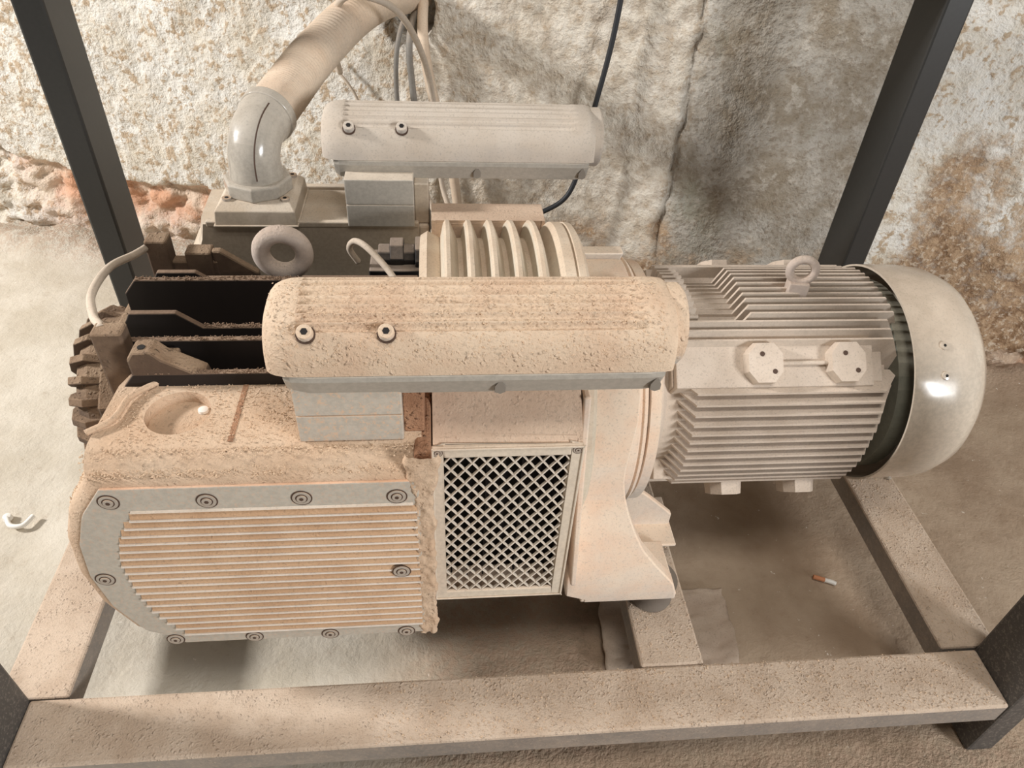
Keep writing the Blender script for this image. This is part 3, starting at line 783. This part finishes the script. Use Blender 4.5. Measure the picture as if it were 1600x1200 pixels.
# ------------------------------------------------------------------ things on the floor
q = MB(); q.tube(spline([(.700, .755, .006), (.718, .738, .006)], 6), .0045, 12); cg = q.build('cigarette_butt', 'filter', None, 0, True)
bpy.data.objects.remove(cg)
CG = thing('cigarette_butt', 'small orange-tipped cigarette butt on the floor under the motor', 'cigarette butt', (.705, .745, 0))
q = MB(); q.tube([(.685, .752, .0055), (.704, .744, .0055)], .0042, 12); q.build('filter_tip', 'filter', CG, 0, 40)
q = MB(); q.tube([(.704, .744, .0055), (.716, .739, .0055), (.722, .735, .005)], .0042, 12); q.build('paper_end', 'white_bit', CG, 0, 40)
q = MB(); q.tube(spline([(-.815, .955, .006), (-.80, .935, .006), (-.778, .935, .006), (-.768, .957, .006)]), .0045, 10); q.lathe([(.0, .009), (.008, .007), (.010, .002)], (-.815, .957, 0), 'z', 12)
tag(q.build('plastic_clip', 'white_bit', None, 0, 40), 'small curved white plastic bit on the pale floor at far left', 'plastic scrap')
q = MB(); xs = [i/40 for i in range(41)]; rows = []
for b in xs:
    rows.append([(.262+.225*a+.012*b+.004*fnz(b*4, a, 2), .585+.160*b-.015*a+.004*fnz(a*4, b, 7), .016+.012*fnz(a*2.5, b*3.5, 21)+.007*sst(.40, .47, a)*sst(.56, .5, a)) for a in xs])
q.loft(rows, closed=False, caps=False)
sk = q.build('flattened_sack', 'card', None, 0, True); md = sk.modifiers.new('t', 'SOLIDIFY'); md.thickness = .007; md.offset = -1
tag(sk, 'crumpled dust-coated sacking lying on the floor under the cross rail', 'sack')

# ------------------------------------------------------------------ loose crumbs of dust, nobody could count them
q = MB(); rnd = random.Random(5)
def crumb(x, y, z, s):
    R_ = Matrix.Rotation(rnd.uniform(0, 6), 3, Vector((rnd.random()+.1, rnd.random(), rnd.random())))
    a, b, c = s*rnd.uniform(.6, 1.6), s*rnd.uniform(.5, 1), s*rnd.uniform(.4, .8)
    P = [Vector((x, y, z))+R_ @ Vector(v) for v in ((a, 0, 0), (0, b, 0), (-a, 0, 0), (0, -b, 0), (0, 0, c), (0, 0, -c))]
    V = [q.bm.verts.new(p) for p in P]
    for f in ((0, 1, 4), (1, 2, 4), (2, 3, 4), (3, 0, 4), (1, 0, 5), (2, 1, 5), (3, 2, 5), (0, 3, 5)): q.face([V[i] for i in f])
for _ in range(450): crumb(rnd.uniform(-.36, -.03), .565+.001*rnd.random()-.022*(1-math.sqrt(rnd.random())), .572, rnd.uniform(.0006, .0016))
for _ in range(1100):
    t = rnd.random(); crumb(rnd.uniform(-.375, -.03), .5445+.022*t, .549+.022*t, rnd.uniform(.0006, .0017))
for _ in range(1500):
    x, y = rnd.uniform(-.34, -.02), rnd.uniform(.57, .68)
    if (x+.288)**2+(y-.619)**2 > .037**2 and not (-.152 < x < -.018): crumb(x, y, .5755, rnd.uniform(.0005, .0015))
for _ in range(2400):
    t = radians(rnd.uniform(8, 100)); ex = 2.5; k = 1.003
    crumb(rnd.uniform(-.165, .225), .620-.0595*k*abs(cos(t))**(2/ex)*(1 if cos(t) > 0 else -1), .672+.061*k*abs(sin(t))**(2/ex), rnd.uniform(.0004, .0013))
for yy, top_, xl in ((.668, .592, -.34), (.716, .603, -.365), (.762, .588, -.29), (.812, .624, -.375), (.858, .59, -.29)):
    q.mi = 1
    for _ in range(260): crumb(rnd.uniform(xl, -.17), yy+rnd.uniform(-.004, .004), top_+.0006, rnd.uniform(.0007, .0018))
q.mi = 0
for _ in range(420):
    z_ = rnd.uniform(.38, .565); crumb(left_arc(z_, .0195), rnd.uniform(.562, .60), z_, rnd.uniform(.001, .0024))
o = q.build('dust_crumbs', ['crumb', 'crumb_dark'], PUMP, 0); o['kind'] = 'stuff'
q = MB()
for _ in range(1800): crumb(rnd.uniform(-.1, .80), rnd.uniform(.434, .52), .1455, rnd.uniform(.0006, .0017))
for _ in range(500): crumb(rnd.uniform(.285, .376), rnd.uniform(.53, .9), .1455, rnd.uniform(.0006, .0016))
for _ in range(500): crumb(rnd.uniform(.752, .84), rnd.uniform(.53, 1.1), .1455, rnd.uniform(.0006, .0016))
o = q.build('dust_crumbs', 'crumb', fr, 0); o['kind'] = 'stuff'
